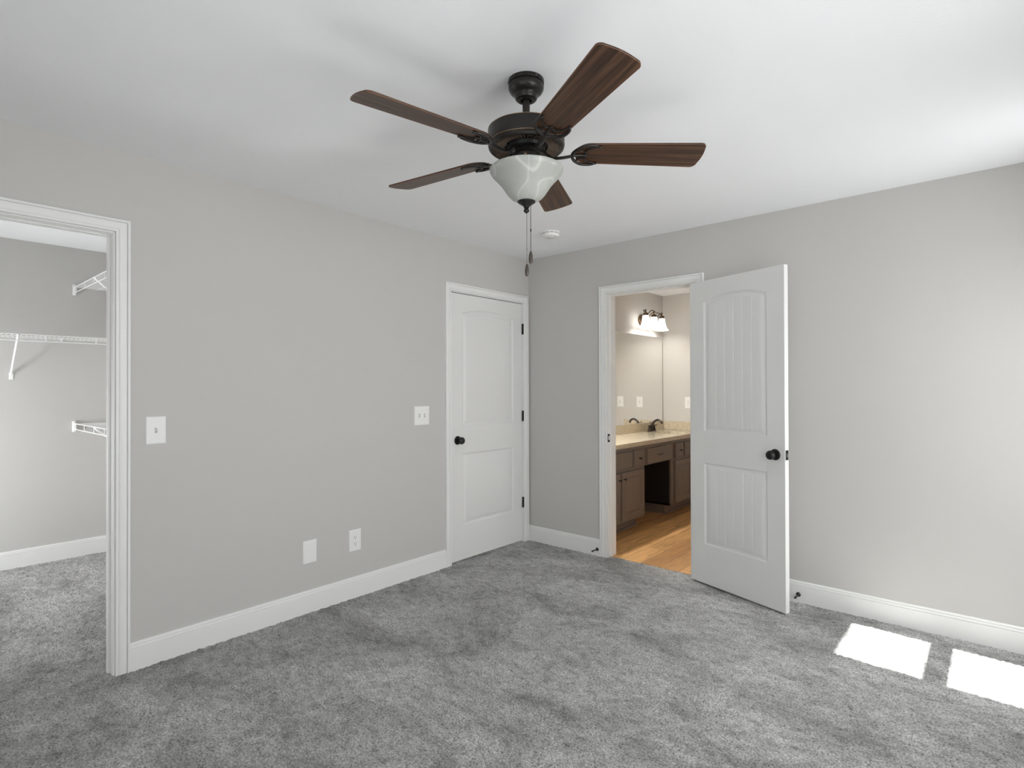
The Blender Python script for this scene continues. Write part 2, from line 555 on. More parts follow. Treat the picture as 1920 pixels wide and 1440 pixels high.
w4 = window('added_window_closet', True, 0, WIN4[1] - WIN4[0], WIN4[2] + 0.05, WIN4[3] - 0.02, 'added white double-hung window in the closet side wall, for fill light')
w4.location = (WIN4[1], -D - 0.025, 0); w4.rotation_euler = (0, 0, PI)  # invented closet window, out of view, added to light the closet

# ------------------------------------------------------------------ baseboards
BASE_PROF = [(0.0, -0.012), (0.0150, -0.012), (0.0150, 0.1025), (0.0142, 0.1035), (0.0100, 0.1040), (0.0100, 0.1062), (0.0140, 0.1068), (0.0140, 0.1090), (0.0120, 0.1170),
             (0.0070, 0.1175), (0.0070, 0.1195), (0.0098, 0.1200), (0.0092, 0.1240), (0.0060, 0.1295), (0.0, 0.1305)]


def base_run(m, p0, p1, nrm, m0=0.0, m1=0.0):
    """profile swept from p0 to p1 along a wall whose room side is nrm; m0, m1 lengthen the ends per unit of depth (mitres)"""
    p0, p1, n = Vector((*p0, 0)), Vector((*p1, 0)), Vector((*nrm, 0))
    t = (p1 - p0).normalized()
    vs = []
    for d, z in BASE_PROF:
        vs.append(p0 + n * d + t * (m0 * d) + Vector((0, 0, z)))
        vs.append(p1 + n * d + t * (m1 * d) + Vector((0, 0, z)))
    k = len(BASE_PROF)
    fs = [(2 * i, 2 * i + 1, 2 * ((i + 1) % k) + 1, 2 * ((i + 1) % k)) for i in range(k)]
    fs += [tuple(2 * i for i in range(k)), tuple(2 * i + 1 for i in range(k))[::-1]]
    return m.add(vs, fs)


CW = 0.057                       # casing width
RV = 0.005                       # reveal
m = base_run(MB(), (0, CL1 + RV + CW), (0, DR0 - RV - CW), (1, 0))
base_run(m, (0, -D), (0, CL0 - RV - CW), (1, 0))
struct('baseboard_left', m, MTRIM, 'white baseboard along the long wall between the closet and the closed door', 'baseboard')
m = base_run(MB(), (0.0, 0), (BT0 - RV - CW, 0), (0, -1))
struct('baseboard_corner', m, MTRIM, 'short white baseboard between the room corner and the bathroom doorway', 'baseboard')
m = base_run(MB(), (BT1 + RV + CW, 0), (W, 0), (0, -1))
struct('baseboard_right', m, MTRIM, 'white baseboard behind the open door, running past the sunlit carpet', 'baseboard')
m = base_run(MB(), (XC, YC0), (XC, YC1), (1, 0))
base_run(m, (XC, YC1), (-TH, YC1), (0, -1)); base_run(m, (XC, YC0), (-TH, YC0), (0, 1))
struct('baseboard_closet', m, MTRIM, 'white baseboard around the walk-in closet', 'baseboard')
m = base_run(MB(), (W, -D), (W, 0), (-1, 0)); base_run(m, (0, -D), (W, -D), (0, 1))
struct('baseboard_rear', m, MTRIM, 'white baseboard below the windows', 'baseboard')
m = base_run(MB(), (0.58, YB), (XB, YB), (0, -1)); base_run(m, (XB, 0.12), (XB, YB), (-1, 0))
struct('baseboard_bathroom', m, MTRIM, 'white baseboard along the far bathroom walls', 'baseboard')

# ------------------------------------------------------------------ door casings and jambs
CAS = [(0.0, 0.0), (0.0, 0.0090), (0.002, 0.0110), (0.0100, 0.0110), (0.0112, 0.0100), (0.0116, 0.0062), (0.0136, 0.0062), (0.0140, 0.0085), (0.020, 0.0120), (0.030, 0.0132),
       (0.0420, 0.0125), (0.0432, 0.0115), (0.0436, 0.0075), (0.0456, 0.0075), (0.0460, 0.0150), (0.0480, 0.0175), (0.0550, 0.0175), (0.0570, 0.0160), (0.0570, 0.0)]


def casing(m, a0, a1, zt, place):
    """U-shaped moulding round an opening a0..a1 with head zt; place(a, out, z) -> point"""
    k = len(CAS)
    rings = []
    for w_, t_ in CAS:
        rings.append([place(a0 - w_, t_, -0.012), place(a0 - w_, t_, zt + w_), place(a1 + w_, t_, zt + w_), place(a1 + w_, t_, -0.012)])
    vs = [p for r in rings for p in r]
    fs = []
    for i in range(k):
        j = (i + 1) % k
        for s in range(3):
            fs.append((4 * i + s, 4 * i + s + 1, 4 * j + s + 1, 4 * j + s))
    fs += [tuple(4 * i for i in range(k)), tuple(4 * i + 3 for i in range(k))[::-1]]
    m.add(vs, fs)


def jambs(m, a0, a1, zt, d0, d1, stop0, stop1, box):
    """side and head jamb boards with stops; box(a0, a1, d0, d1, z0, z1) in the opening's own axes"""
    t = 0.018
    box(a0 - t, a0, d0, d1, -0.012, zt + t); box(a1, a1 + t, d0, d1, -0.012, zt + t); box(a0, a1, d0, d1, zt, zt + t)
    if stop1 > stop0:
        s = 0.011
        box(a0, a0 + s, stop0, stop1, -0.012, zt); box(a1 - s, a1, stop0, stop1, -0.012, zt); box(a0, a1, stop0, stop1, zt - s, zt)


# the walls stop at the rough opening: a jamb board fills the slot beside it
def opening_left(nm, a0, a1, lab, stops, both=True):
    m = MB()
    casing(m, a0 - RV, a1 + RV, DH + RV, lambda a, o, z: (o, a, z))
    if both:
        casing(m, a0 - RV, a1 + RV, DH + RV, lambda a, o, z: (-TH - o, a, z))
    struct(nm, m, MTRIM, lab, 'door casing', smooth=35)
    j = MB()
    t = 0.0
    T = 0.002

    def bx(p0, p1, q0, q1, z0, z1):
        j.box(-q0, -q1, p0, p1, z0, z1)
    bx(a0 - 0.004, a0 + T, -0.001, TH + 0.001, -0.012, DH); bx(a1 - T, a1 + 0.004, -0.001, TH + 0.001, -0.012, DH); bx(a0, a1, -0.001, TH + 0.001, DH - T, DH + 0.004)
    s = 0.011
    if stops:
        q0, q1 = stops
        bx(a0, a0 + s, q0, q1, -0.012, DH - T); bx(a1 - s, a1, q0, q1, -0.012, DH - T); bx(a0 + s, a1 - s, q0, q1, DH - s, DH - T)
    return j


j = opening_left('trim_1', CL0, CL1, 'white moulded casing around the walk-in closet opening', (0.046, 0.080))
struct('trim_2', j, MTRIM, 'white jamb boards and stops lining the closet opening', 'door jamb', bevel=0.0015)
j = opening_left('trim_3', DR0, DR1, 'white moulded casing around the closed corner door', (0.040, 0.074))
struct('trim_4', j, MTRIM, 'white jamb boards behind the closed corner door', 'door jamb', bevel=0.0015)
m = MB()
casing(m, BT0 - RV, BT1 + RV, DH + RV, lambda a, o, z: (a, -o, z))
casing(m, BT0 - RV, BT1 + RV, DH + RV, lambda a, o, z: (a, 0.126 + o, z))
struct('trim_5', m, MTRIM, 'white moulded casing around the bathroom doorway', 'door casing', smooth=35)
j = MB()
T, s = 0.002, 0.011
j.box(BT0 - 0.004, BT0 + T, -0.001, 0.127, -0.012, DH).box(BT1 - T, BT1 + 0.004, -0.001, 0.127, -0.012, DH).box(BT0, BT1, -0.001, 0.127, DH - T, DH + 0.004)
j.box(BT0, BT0 + s, 0.040, 0.074, -0.012, DH - T).box(BT1 - s, BT1, 0.040, 0.074, -0.012, DH - T).box(BT0 + s, BT1 - s, 0.040, 0.074, DH - s, DH - T)
jo = struct('trim_6', j, MTRIM, 'white jamb boards lining the bathroom doorway', 'door jamb', bevel=0.0015)
m = MB().box(BT0 + T - 0.001, BT0 + T + 0.0022, 0.004, 0.034, 0.898, 0.962)
st = link('strike_plate', m, MBLACK, jo, bevel=0.001); st['label'] = 'dark bronze strike plate'
link('strike_hole', MB().box(BT0 + T, BT0 + T + 0.0028, 0.013, 0.027, 0.915, 0.945), MPLATE, st)


# ------------------------------------------------------------------ panel doors
def smooth_prof(d, groove):
    """depth of the moulded panel at distance d inside its outline"""
    if d <= 0:
        return 0.0
    if d < 0.010:
        t = d / 0.010
        return -0.0090 * (t * t * (3 - 2 * t))
    if d < 0.019:
        return -0.0090
    if d < 0.040:
        t = (d - 0.019) / 0.021
        return -0.0090 + 0.0070 * t
    return -0.0020


def door_leaf(w, h, thick, grooves):
    """leaf from x = 0 (hinge) to x = w, y = 0 (front) .. thick, both faces moulded"""
    px0, px1 = 0.115, w - 0.115
    panels = [(0.262, 0.808, 0.0), (1.016, 1.884, 0.042)]
    xc, hw = (px0 + px1) / 2, (px1 - px0) / 2
    knots = [0, 0.0025, 0.005, 0.0075, 0.010, 0.019, 0.0245, 0.03, 0.035, 0.040]
    gx = []
    if grooves:
        fl, fr_ = px0 + 0.040, px1 - 0.040
        gap = (fr_ - fl) / (grooves + 1)
        gx = [fl + gap * (i + 1) for i in range(grooves)]
        gx = [xc + (g - xc) * 1.02 for g in gx]
    xs = {0.0, w}
    for k in knots:
        xs |= {px0 + k, px1 - k}
    for g in gx:
        xs |= {g - 0.0035, g, g + 0.0035}
    n = 26
    for i in range(n + 1):
        xs.add(px0 + 0.04 + (px1 - px0 - 0.08) * i / n)
    xs = sorted(xs)
    zs = {0.0, h}
    for z0, z1, arch in panels:
        for k in knots:
            zs.add(z0 + k)
            if not arch:
                zs.add(z1 - k)
        if arch:
            z = z1 - 0.045
            while z < z1 + arch + 0.003:
                zs.add(z); z += 0.0022
    zs = sorted(zs)
    # merge knots that nearly coincide
    def thin(a):
        o = [a[0]]
        for q in a[1:]:
            if q - o[-1] > 0.0006:
                o.append(q)
        o[-1] = a[-1]
        return o
    xs, zs = thin(xs), thin(zs)

    def height(x, z):
        for z0, z1, arch in panels:
            top = z1
            sl = 0.0
            if arch:
                u = max(-1, min(1, (x - xc) / hw))
                top = z1 + arch * (1 - u * u)
                sl = 2 * arch * abs(u) / hw
            d = min(x - px0, px1 - x, z - z0, (top - z) / math.sqrt(1 + sl * sl))
            if d > 0:
                y = smooth_prof(d, 0)
                if d >= 0.034:
                    for g in gx:
                        q = abs(x - g)
                        if q < 0.0035:
                            y -= 0.0034 * (1 - q / 0.0035)
                return y
        return 0.0
    nx, nz = len(xs), len(zs)
    vs, fs = [], []
    for side in (0, 1):
        for z in zs:
            for x in xs:
                hgt = height(x, z)
                vs.append((x, -hgt if side == 0 else thick + hgt, z))
    off = nx * nz
    for iz in range(nz - 1):
        for ix in range(nx - 1):
            a = iz * nx + ix
            fs.append((a, a + 1, a + nx + 1, a + nx))
            fs.append((off + a, off + a + nx, off + a + nx + 1, off + a + 1))
    for ix in range(nx - 1):
        fs.append((ix, off + ix, off + ix + 1, ix + 1))
        t = (nz - 1) * nx + ix
        fs.append((t, t + 1, off + t + 1, off + t))
    for iz in range(nz - 1):
        a = iz * nx
        fs.append((a, a + nx, off + a + nx, off + a))
        b = iz * nx + nx - 1
        fs.append((b, off + b, off + b + nx, b + nx))
    return MB().add(vs, fs)


KNOB_ROSE = [(0.0, 0.0), (0.033, 0.0), (0.033, 0.003), (0.030, 0.007), (0.020, 0.0095), (0.0, 0.0095)]
KNOB_BODY = [(0.0, 0.008), (0.0125, 0.008), (0.0115, 0.020), (0.0120, 0.027), (0.0175, 0.031), (0.0245, 0.037), (0.0275, 0.045), (0.0265, 0.053), (0.0215, 0.060), (0.0120, 0.0645), (0.0, 0.0655)]


def knob(parent, x, y, z, sgn):
    """rosette and knob on a face whose outward side is sgn along local y"""
    ax = 'y' if sgn > 0 else '-y'
    k = link('knob', MB().lathe(KNOB_BODY, 40, (x, y, z), ax), MBLACK, parent, smooth=40)
    k['label'] = 'dark bronze round door knob'
    link('rosette', MB().lathe(KNOB_ROSE, 40, (x, y, z), ax), MBLACK, k, smooth=30)
    return k


def hinge_barrel(parent, x, y, z):
    m = MB().lathe([(0.0, -0.046), (0.0045, -0.046), (0.0065, -0.044), (0.0065, 0.044), (0.0045, 0.046), (0.0, 0.046)], 16, (x, y, z))
    m.box(x - 0.009, x + 0.009, y - 0.001, y + 0.006, z - 0.043, z + 0.043)
    h_ = link('hinge', m, MBLACK, parent, smooth=40)
    h_['label'] = 'black barrel hinge'
    return h_


# closed door: leaf seen from the bedroom, hinges next to the corner; local x runs from the hinge towards -y of the room
LEAF1 = 0.8245
d1 = thing('door_1', 'closed white two panel arch-top door next to the room corner', 'door', (-0.004, DR1 - 0.0045, 0.014), -PI / 2, kind='structure')
# rotation -90 deg: local +x -> world -y, local +y -> world +x ; front face must look along +x, so mirror thickness
lf = door_leaf(LEAF1, 2.030, 0.035, 0)
lf.v = [(x, -y, z) for x, y, z in lf.v]
link('leaf', lf, MDOOR, d1, smooth=25)
knob(d1, LEAF1 - 0.062, 0.0, 0.913, 1)
for z in (1.816, 1.068, 0.326):
    hinge_barrel(d1, -0.001, 0.006, z)
link('latch_edge', MB().box(LEAF1 + 0.0002, LEAF1 + 0.0022, -0.030, -0.002, 0.885, 0.945), MBLACK, d1)

# open door: hinged on the right jamb, swung about 161 degrees into the room
LEAF2 = 0.700
ANG = math.radians(161.5)
d2 = thing('door_2', 'open white two panel door with vertical plank grooves, swung against the right wall', 'door', (BT1 - 0.002, -0.012, 0.012), PI + ANG, kind='structure')
# closed, the leaf lies from local x = .003 to .703 with local y = -.012 .. -.047 (180 degree frame)
lf = door_leaf(LEAF2, 2.028, 0.035, 5)
lf.v = [(x + 0.003, -0.012 - y, z) for x, y, z in lf.v]
link('leaf', lf, MDOOR, d2, smooth=25)
knob(d2, LEAF2 + 0.003 - 0.062, -0.047, 0.915, -1)
knob(d2, LEAF2 + 0.003 - 0.062, -0.012, 0.915, 1)
for z in (1.816, 1.068, 0.326):
    hinge_barrel(d2, 0.0, 0.0, z)
lp = link('latch_plate', MB().box(LEAF2 + 0.0032, LEAF2 + 0.0050, -0.042, -0.017, 0.888, 0.945), MBLACK, d2, bevel=0.0005)
lp['label'] = 'dark latch plate with steel bolt'
link('latch_bolt', MB().prism([(0, -0.007), (0.011, -0.005), (0.004, 0.007), (0, 0.007)], 0.906, 0.926).xf(Matrix.Translation((LEAF2 + 0.005, -0.0295, 0))), MSTEEL, lp)

# ------------------------------------------------------------------ wall plates
PW, PH, PT = 0.086, 0.134, 0.0062


def plate_mesh(w):
    def rr(w_, h_, r=0.004, k=4):
        pts = []
        for cx, cy, a0 in ((w_ / 2 - r, h_ / 2 - r, 0), (-w_ / 2 + r, h_ / 2 - r, 90), (-w_ / 2 + r, -h_ / 2 + r, 180), (w_ / 2 - r, -h_ / 2 + r, 270)):
            for i in range(k + 1):
                a = math.radians(a0 + 90 * i / k)
                pts.append((cx + r * math.cos(a), cy + r * math.sin(a)))
        return pts
    A, Bp, C = rr(w, PH), rr(w, PH), rr(w - 0.008, PH - 0.008, 0.003)
    n = len(A)
    vs = [(x, 0.0, z) for x, z in A] + [(x, -0.003, z) for x, z in Bp] + [(x, -PT, z) for x, z in C]
    fs = [tuple(range(n)), tuple(range(2 * n, 3 * n))[::-1]]
    for q in (0, 1):
        for i in range(n):
            j_ = (i + 1) % n
            fs.append((q * n + i, q * n + j_, (q + 1) * n + j_, (q + 1) * n + i))
    return MB().add(vs, fs)


def screw(parent, x, z):
    m = MB().lathe([(0.0, PT - 0.001), (0.0034, PT - 0.001), (0.0034, PT + 0.0006), (0.0, PT + 0.0012)], 14, (x, 0, z), '-y')
    s_ = link('screw', m, MPLATE, parent, smooth=30)
    return s_


def toggle_plate(loc, rz, label, gangs=1, up=True, name='light_switch', group=None):
    t = thing(name, label, 'light switch', loc, rz, group)
    w = PW if gangs == 1 else 0.134
    link('cover_plate', plate_mesh(w), MPLATE, t, smooth=25)
    for g in range(gangs):
        x = 0.0 if gangs == 1 else (-0.024 + 0.048 * g)
        m = MB().box(x - 0.0058, x + 0.0058, -PT - 0.0004, -PT + 0.002, -0.0125, 0.0125)
        sl = link('toggle_slot', m, MTAN_SLOT, t)
        q = 0.006 if up else -0.006
        lv = MB()
        vs = [(x - 0.0045, -PT, -0.006), (x + 0.0045, -PT, -0.006), (x + 0.0045, -PT, 0.006), (x - 0.0045, -PT, 0.006),
              (x - 0.0036, -PT - 0.013, q - 0.0035 + q), (x + 0.0036, -PT - 0.013, q - 0.0035 + q), (x + 0.0036, -PT - 0.013, q + 0.0035 + q), (x - 0.0036, -PT - 0.013, q + 0.0035 + q)]
        lv.add(vs, [(0, 3, 2, 1), (4, 5, 6, 7), (0, 1, 5, 4), (1, 2, 6, 5), (2, 3, 7, 6), (3, 0, 4, 7)])
        link('toggle', lv, MPLATE, t, bevel=0.0008)
        screw(t, x, 0.030); screw(t, x, -0.030)
    return t


MTAN_SLOT = new_mat('switch_recess', (0.42, 0.41, 0.39), 0.6)


def outlet(loc, rz, label, gfci=False):
    t = thing('power_outlet', label, 'outlet', loc, rz)
    link('cover_plate', plate_mesh(PW), MPLATE, t, smooth=25)
    if gfci:
        r = link('receptacle', MB().box(-0.017, 0.017, -PT - 0.0015, -PT + 0.002, -0.034, 0.034), MPLATE, t, bevel=0.001)
        bt_ = MB()
        bt_.box(-0.006, 0.006, -PT - 0.003, -PT, 0.002, 0.007).box(-0.006, 0.006, -PT - 0.003, -PT, -0.007, -0.002)
        link('test_button', bt_, MTAN_SLOT, r)
        for zc in (0.021, -0.021):
            sl = MB()
            sl.box(-0.0075, -0.0060, -PT - 0.0019, -PT, zc - 0.001, zc + 0.008).box(0.0055, 0.0070, -PT - 0.0019, -PT, zc, zc + 0.007)
            sl.box(-0.002, 0.002, -PT - 0.0019, -PT, zc - 0.009, zc - 0.005)
            link('slots', sl, MSLOT, r)
        screw(t, 0, 0.048); screw(t, 0, -0.048)
        return t
    for zc in (0.0205, -0.0205):
        pts = []
        for i in range(48):
            a = 2 * PI * i / 48
            pts.append((0.0172 * math.cos(a), max(-0.0145, min(0.0145, 0.0172 * math.sin(a)))))
        r = link('receptacle', MB().prism([(x, z + zc) for x, z in pts], PT - 0.001, PT + 0.0018).swap_y_up(), MPLATE, t, smooth=30)
        sl = MB()
        e = PT + 0.0022
        sl.box(-0.0072, -0.0052, -e, -PT, zc - 0.001, zc + 0.0082).box(0.0050, 0.0068, -e, -PT, zc + 0.0002, zc + 0.0074)
        sl.lathe([(0.0, PT), (0.0030, PT), (0.0030, e), (0.0, e)], 14, (0, 0, zc - 0.0072), '-y')
        link('slots', sl, MSLOT, r)
    screw(t, 0, 0)
    return t


toggle_plate((0, -2.854, 1.125), PI / 2, 'white single toggle switch plate beside the closet opening')
toggle_plate((0, -1.199, 1.129), PI / 2, 'white double toggle switch plate beside the closed corner door', gangs=2)
outlet((0, -1.745, 0.360), PI / 2, 'white duplex power outlet low on the long wall')
t = thing('blank_wall_plate', 'white blank cover plate with two screws, low on the wall left of the outlet', 'wall plate', (0, -2.0525, 0.3565), PI / 2)
link('cover_plate', plate_mesh(PW), MPLATE, t, smooth=25)
screw(t, 0, 0.044); screw(t, 0, -0.044)
outlet((0.324, YB, 1.140), 0, 'white outlet on the bathroom end wall above the vanity backsplash', gfci=True)
toggle_plate((0.604, YB, 1.140), 0, 'white switch plate on the bathroom end wall, seen only in the mirror')


# ------------------------------------------------------------------ door stops
def door_stop(loc, label):
    t = thing('door_stop', label, 'door stop', loc, 0, 'bronze door stops on the baseboards')
    link('base', MB().lathe([(0.0, 0.0), (0.0135, 0.0), (0.0135, 0.003), (0.0105, 0.008), (0.006, 0.012), (0.0, 0.012)], 24, (0, 0, 0), '-y'), MBRONZE, t, smooth=35)
    link('rod', MB().lathe([(0.0, 0.010), (0.0044, 0.010), (0.0044, 0.064), (0.0, 0.064)], 16, (0, 0, 0), '-y'), MBRONZE, t, smooth=35)
    link('rubber_tip', MB().lathe([(0.0, 0.063), (0.0062, 0.063), (0.0068, 0.066), (0.0062, 0.075), (0.0, 0.076)], 16, (0, 0, 0), '-y'), MRUBBER, t, smooth=35)
    return t


door_stop((0.7050, -0.0140, 0.053), 'bronze door stop on the baseboard between the corner and the bathroom doorway')
door_stop((2.1530, -0.0140, 0.050), 'bronze door stop on the baseboard behind the open door')


# ------------------------------------------------------------------ wire shelves
def wire_shelf(label, loc, rz, length, braces, x_drop, drop_gap, end_plates=(), clips=()):
    """local x along the wall, y = 0 at the wall, front at y = -.305; z = 0 is the deck"""
    t = thing('wire_shelf', label, 'shelf', loc, rz, 'white wire closet shelves')
    DPT, LIP = 0.305, 0.045
    deck = MB()
    n = int(length / 0.0265)
    for i in range(n + 1):
        x = 0.004 + (length - 0.008) * i / n
        deck.tube([(x, -0.004, 0), (x, -DPT, 0)], 0.0016, 6)
    link('deck_wires', deck, MWIRE, t, smooth=60)
    rails = MB()
    for y, z in ((-0.006, -0.0035), (-0.155, -0.0035)):
        rails.tube([(0, y, z), (length, y, z)], 0.0026, 8)
    link('cross_rods', rails, MWIRE, t, smooth=60)
    fr = MB()
    fr.tube([(0, -DPT, 0), (length, -DPT, 0)], 0.0034, 8)
    fr.tube([(0, -DPT, -LIP), (length, -DPT, -LIP)], 0.0034, 8)
    x = x_drop
    while x < length:
        fr.box(x - 0.0042, x + 0.0042, -DPT - 0.0015, -DPT + 0.0015, -LIP, 0)
        x += drop_gap
    link('front_lip', fr, MWIRE, t, smooth=60)
    for x in braces:
        b = MB()
        b.tube([(x, -DPT + 0.004, -0.004), (x, -DPT + 0.012, -0.018), (x, -0.012, -0.262), (x, -0.005, -0.278)], 0.0075, 10)
        b.tube([(x, -DPT - 0.004, 0.001), (x, -DPT + 0.006, -0.008)], 0.006, 8)
        br = link('support_brace', b, MWIRE, t, smooth=60)
        link('brace_foot', MB().box(x - 0.013, x + 0.013, -0.0035, 0, -0.318, -0.268), MWIRE, br, bevel=0.002)
    for x in end_plates:
        e = MB().box(x, x + 0.016, -DPT - 0.012, -DPT + 0.008, -LIP - 0.020, 0.020).box(x, x + 0.030, -DPT - 0.006, -DPT + 0.010, -LIP - 0.006, 0.006)
        link('end_bracket', e, MWIRE, t, bevel=0.002)
    for x in clips:
        link('wall_clip', MB().box(x - 0.008, x + 0.008, -0.013, 0, -0.018, 0.006), MWIRE, t, bevel=0.002)
    return t


# back wall shelf: local x -> world +y (rz = 90), local -y -> world +x
L_BACK = YC1 - YC0 - 0.004
wire_shelf('white wire shelf along the closet back wall at eye height', (XC, YC0, 1.714), PI / 2, L_BACK,
           [(-3.092) - YC0, (-3.092 - 0.9) - YC0], 0.025, 0.297, (), [-3.24 - YC0, -2.80 - YC0])
# side wall shelves: along the closet's right wall, facing -y (rz = 0): local x from the back wall towards the bedroom wall
L_SIDE = -TH - XC - 0.004
wire_shelf('upper white wire shelf on the closet side wall, above eye height', (XC + 0.002, YC1, 2.128), 0, L_SIDE,
           [0.62, 1.55], 0.05, 0.279, (0.0,), [0.3, 0.9, 1.5])
wire_shelf('lower white wire shelf on the closet side wall, near waist height', (XC + 0.002, YC1, 1.052), 0, L_SIDE,
           [0.62, 1.55], 0.05, 0.279, (0.0,), [0.3, 0.9, 1.5])

# ------------------------------------------------------------------ smoke detector
t = thing('smoke_detector', 'white round smoke detector on the ceiling near the corner', 'smoke detector', (0.672, -0.563, H))
link('body', MB().lathe([(0.0, 0.0), (0.066, 0.0), (0.066, -0.009), (0.0625, -0.011), (0.0625, -0.023), (0.058, -0.032), (0.050, -0.0355), (0.0, -0.036)], 56), MPLATE, t, smooth=30)
vt = MB()
for k in range(12):
    a0, a1 = 2 * PI * (k + 0.12) / 12, 2 * PI * (k + 0.88) / 12
    pts = [(0.0629 * math.cos(a0 + (a1 - a0) * i / 5), 0.0629 * math.sin(a0 + (a1 - a0) * i / 5)) for i in range(6)]
    vs = [(x, y, -0.0115) for x, y in pts] + [(x, y, -0.0142) for x, y in pts]
    vt.add(vs, [(i, i + 1, 7 + i, 6 + i) for i in range(5)])
link('vent_slots', vt, MSLOT, t)
link('test_button', MB().lathe([(0.0, -0.034), (0.018, -0.034), (0.017, -0.0385), (0.0, -0.039)], 28, (0.012, -0.012, 0)), MPLATE, t, smooth=30)

# ------------------------------------------------------------------ ceiling fan
FX, FY = 1.800, -2.200
fan = thing('ceiling_fan', 'dark bronze ceiling fan with five walnut blades and an alabaster light bowl', 'ceiling fan', (FX, FY, H))
z_ = lambda z: z - H
link('canopy', MB().lathe([(r, z_(z)) for r, z in ((0.0, 2.4395), (0.0645, 2.4395), (0.0652, 2.4330), (0.0645, 2.4250), (0.0615, 2.4245), (0.0628, 2.4220), (0.0640, 2.4150), (0.0628, 2.4060), (0.0575, 2.3970), (0.0490, 2.3900), (0.0435, 2.3860),
     (0.0415, 2.3820), (0.0410, 2.3770), (0.0375, 2.3705), (0.0300, 2.3660), (0.0200, 2.3665), (0.0200, 2.3790), (0.0, 2.3790))], 64), MBRONZE, fan, smooth=28)
link('downrod', MB().lathe([(0.0135, z_(2.378)), (0.0135, z_(2.255))], 24), MBRONZE, fan, smooth=40)
for k in range(3):
    a = math.atan2(-0.62, 0.55) + 0.55 + k * 2 * PI / 3
    link('canopy_screw', MB().ball((0.0645 * math.cos(a), 0.0645 * math.sin(a), z_(2.432)), 0.0032, 10, 8), MCHAIN, fan, smooth=60)
motor = link('motor_housing', MB().lathe([(0.0, z_(2.264)), (0.028, z_(2.264)), (0.030, z_(2.262)), (0.118, z_(2.2625)), (0.132, z_(2.2610)), (0.1375, z_(2.2575)), (0.1385, z_(2.253)), (0.1385, z_(2.2085)), (0.1375, z_(2.2045)),
     (0.1365, z_(2.2030)), (0.1380, z_(2.2005)), (0.1368, z_(2.1945)), (0.1320, z_(2.1895)), (0.1250, z_(2.1880)), (0.1200, z_(2.1910)), (0.0780, z_(2.2030)), (0.0760, z_(2.2070)), (0.0, z_(2.2070))], 80), MBRONZE, fan, smooth=28)
rg = MB()
for r, z in ((0.1384, 2.2572), (0.1380, 2.2037)):
    rg.tube([(r * math.cos(2 * PI * k / 96), r * math.sin(2 * PI * k / 96), z_(z)) for k in range(96)], 0.0011, 6, closed=True)
e = link('rim_line', rg, MBRZEDGE, motor, smooth=60); e['label'] = 'copper coloured rim lines'
fins = MB()
for k in range(50):
    a = 2 * PI * (k + 0.5) / 50
    c, s_ = math.cos(a), math.sin(a)
    vs = []
    for r, z in ((0.079, 2.2030), (0.119, 2.1915), (0.120, 2.1865), (0.079, 2.1975)):
        for w_ in (-0.0021, 0.0021):
            vs.append((r * c - w_ * s_, r * s_ + w_ * c, z_(z)))
    fins.add(vs, [(0, 2, 3, 1), (2, 4, 5, 3), (4, 6, 7, 5), (6, 0, 1, 7), (0, 6, 4, 2), (1, 3, 5, 7)])
link('vent_fins', fins, MBRZLIT := new_mat('lit_bronze_fins', (0.26, 0.19, 0.14), 0.35, metal=0.8), motor)  # bronze brightened: the light caught by the ribs is put into the colour
link('flywheel', MB().lathe([(r, z_(z)) for r, z in ((0.0, 2.208), (0.068, 2.208), (0.071, 2.200), (0.068, 2.188), (0.060, 2.184), (0.0, 2.184))], 48), MBLACK, fan, smooth=30)
sw = link('switch_housing', MB().lathe([(r, z_(z)) for r, z in ((0.0, 2.186), (0.040, 2.186), (0.041, 2.174), (0.050, 2.170), (0.0535, 2.164), (0.0535, 2.128), (0.060, 2.123), (0.060, 2.115), (0.0, 2.115))], 56), MBRONZE, fan, smooth=28)
cd = Vector((3.079 - FX, -3.747 - FY, 0)).normalized()
aj = math.atan2(cd.y, cd.x) - 0.06
ring = MB()
ring.lathe([(0.0025, 0), (0.0045, 0.0005), (0.0045, 0.002), (0.0025, 0.0025)], 20, (0, 0, 0), 'x', closed=True)
ring.xf(Matrix.Rotation(aj, 4, 'Z') @ Matrix.Translation((0.0530, 0, z_(2.155))))
link('chain_grommet', ring, MBRZEDGE, sw, smooth=40)

# glass bowl, a 4 mm shell
outer = [(0.1310, 2.1175), (0.1335, 2.1150), (0.1325, 2.1080), (0.1270, 2.0990), (0.1165, 2.0880), (0.1030, 2.0735), (0.0905, 2.0590), (0.0800, 2.0430), (0.0690, 2.0270), (0.0560, 2.0130), (0.0380, 2.0030), (0.0200, 1.9990), (0.006, 1.998)]
inner = [(max(r - 0.004, 0.006), z + 0.003) for r, z in outer[1:]][::-1]
def densify(p):
    o = []
    for i in range(len(p) - 1):
        o += [p[i], ((p[i][0] + p[i + 1][0]) / 2, (p[i][1] + p[i + 1][1]) / 2)]
    return o + [p[-1]]
bowl = link('light_bowl', MB().lathe([(r, z_(z)) for r, z in outer + inner], 72, closed=True), MGLASS, fan, smooth=50)
bowl['label'] = 'frosted alabaster glass bowl with white veins'
for k in range(3):
    a = 2 * PI * k / 3 + 0.4
    bb = MB().ball((0.052 * math.cos(a), 0.052 * math.sin(a), z_(2.090)), 0.019, 16, 10)
    bb.tube([(0.03 * math.cos(a), 0.03 * math.sin(a), z_(2.117)), (0.047 * math.cos(a), 0.047 * math.sin(a), z_(2.098))], 0.012, 12)
    link('bulb', bb, MPLATE, fan, smooth=50)
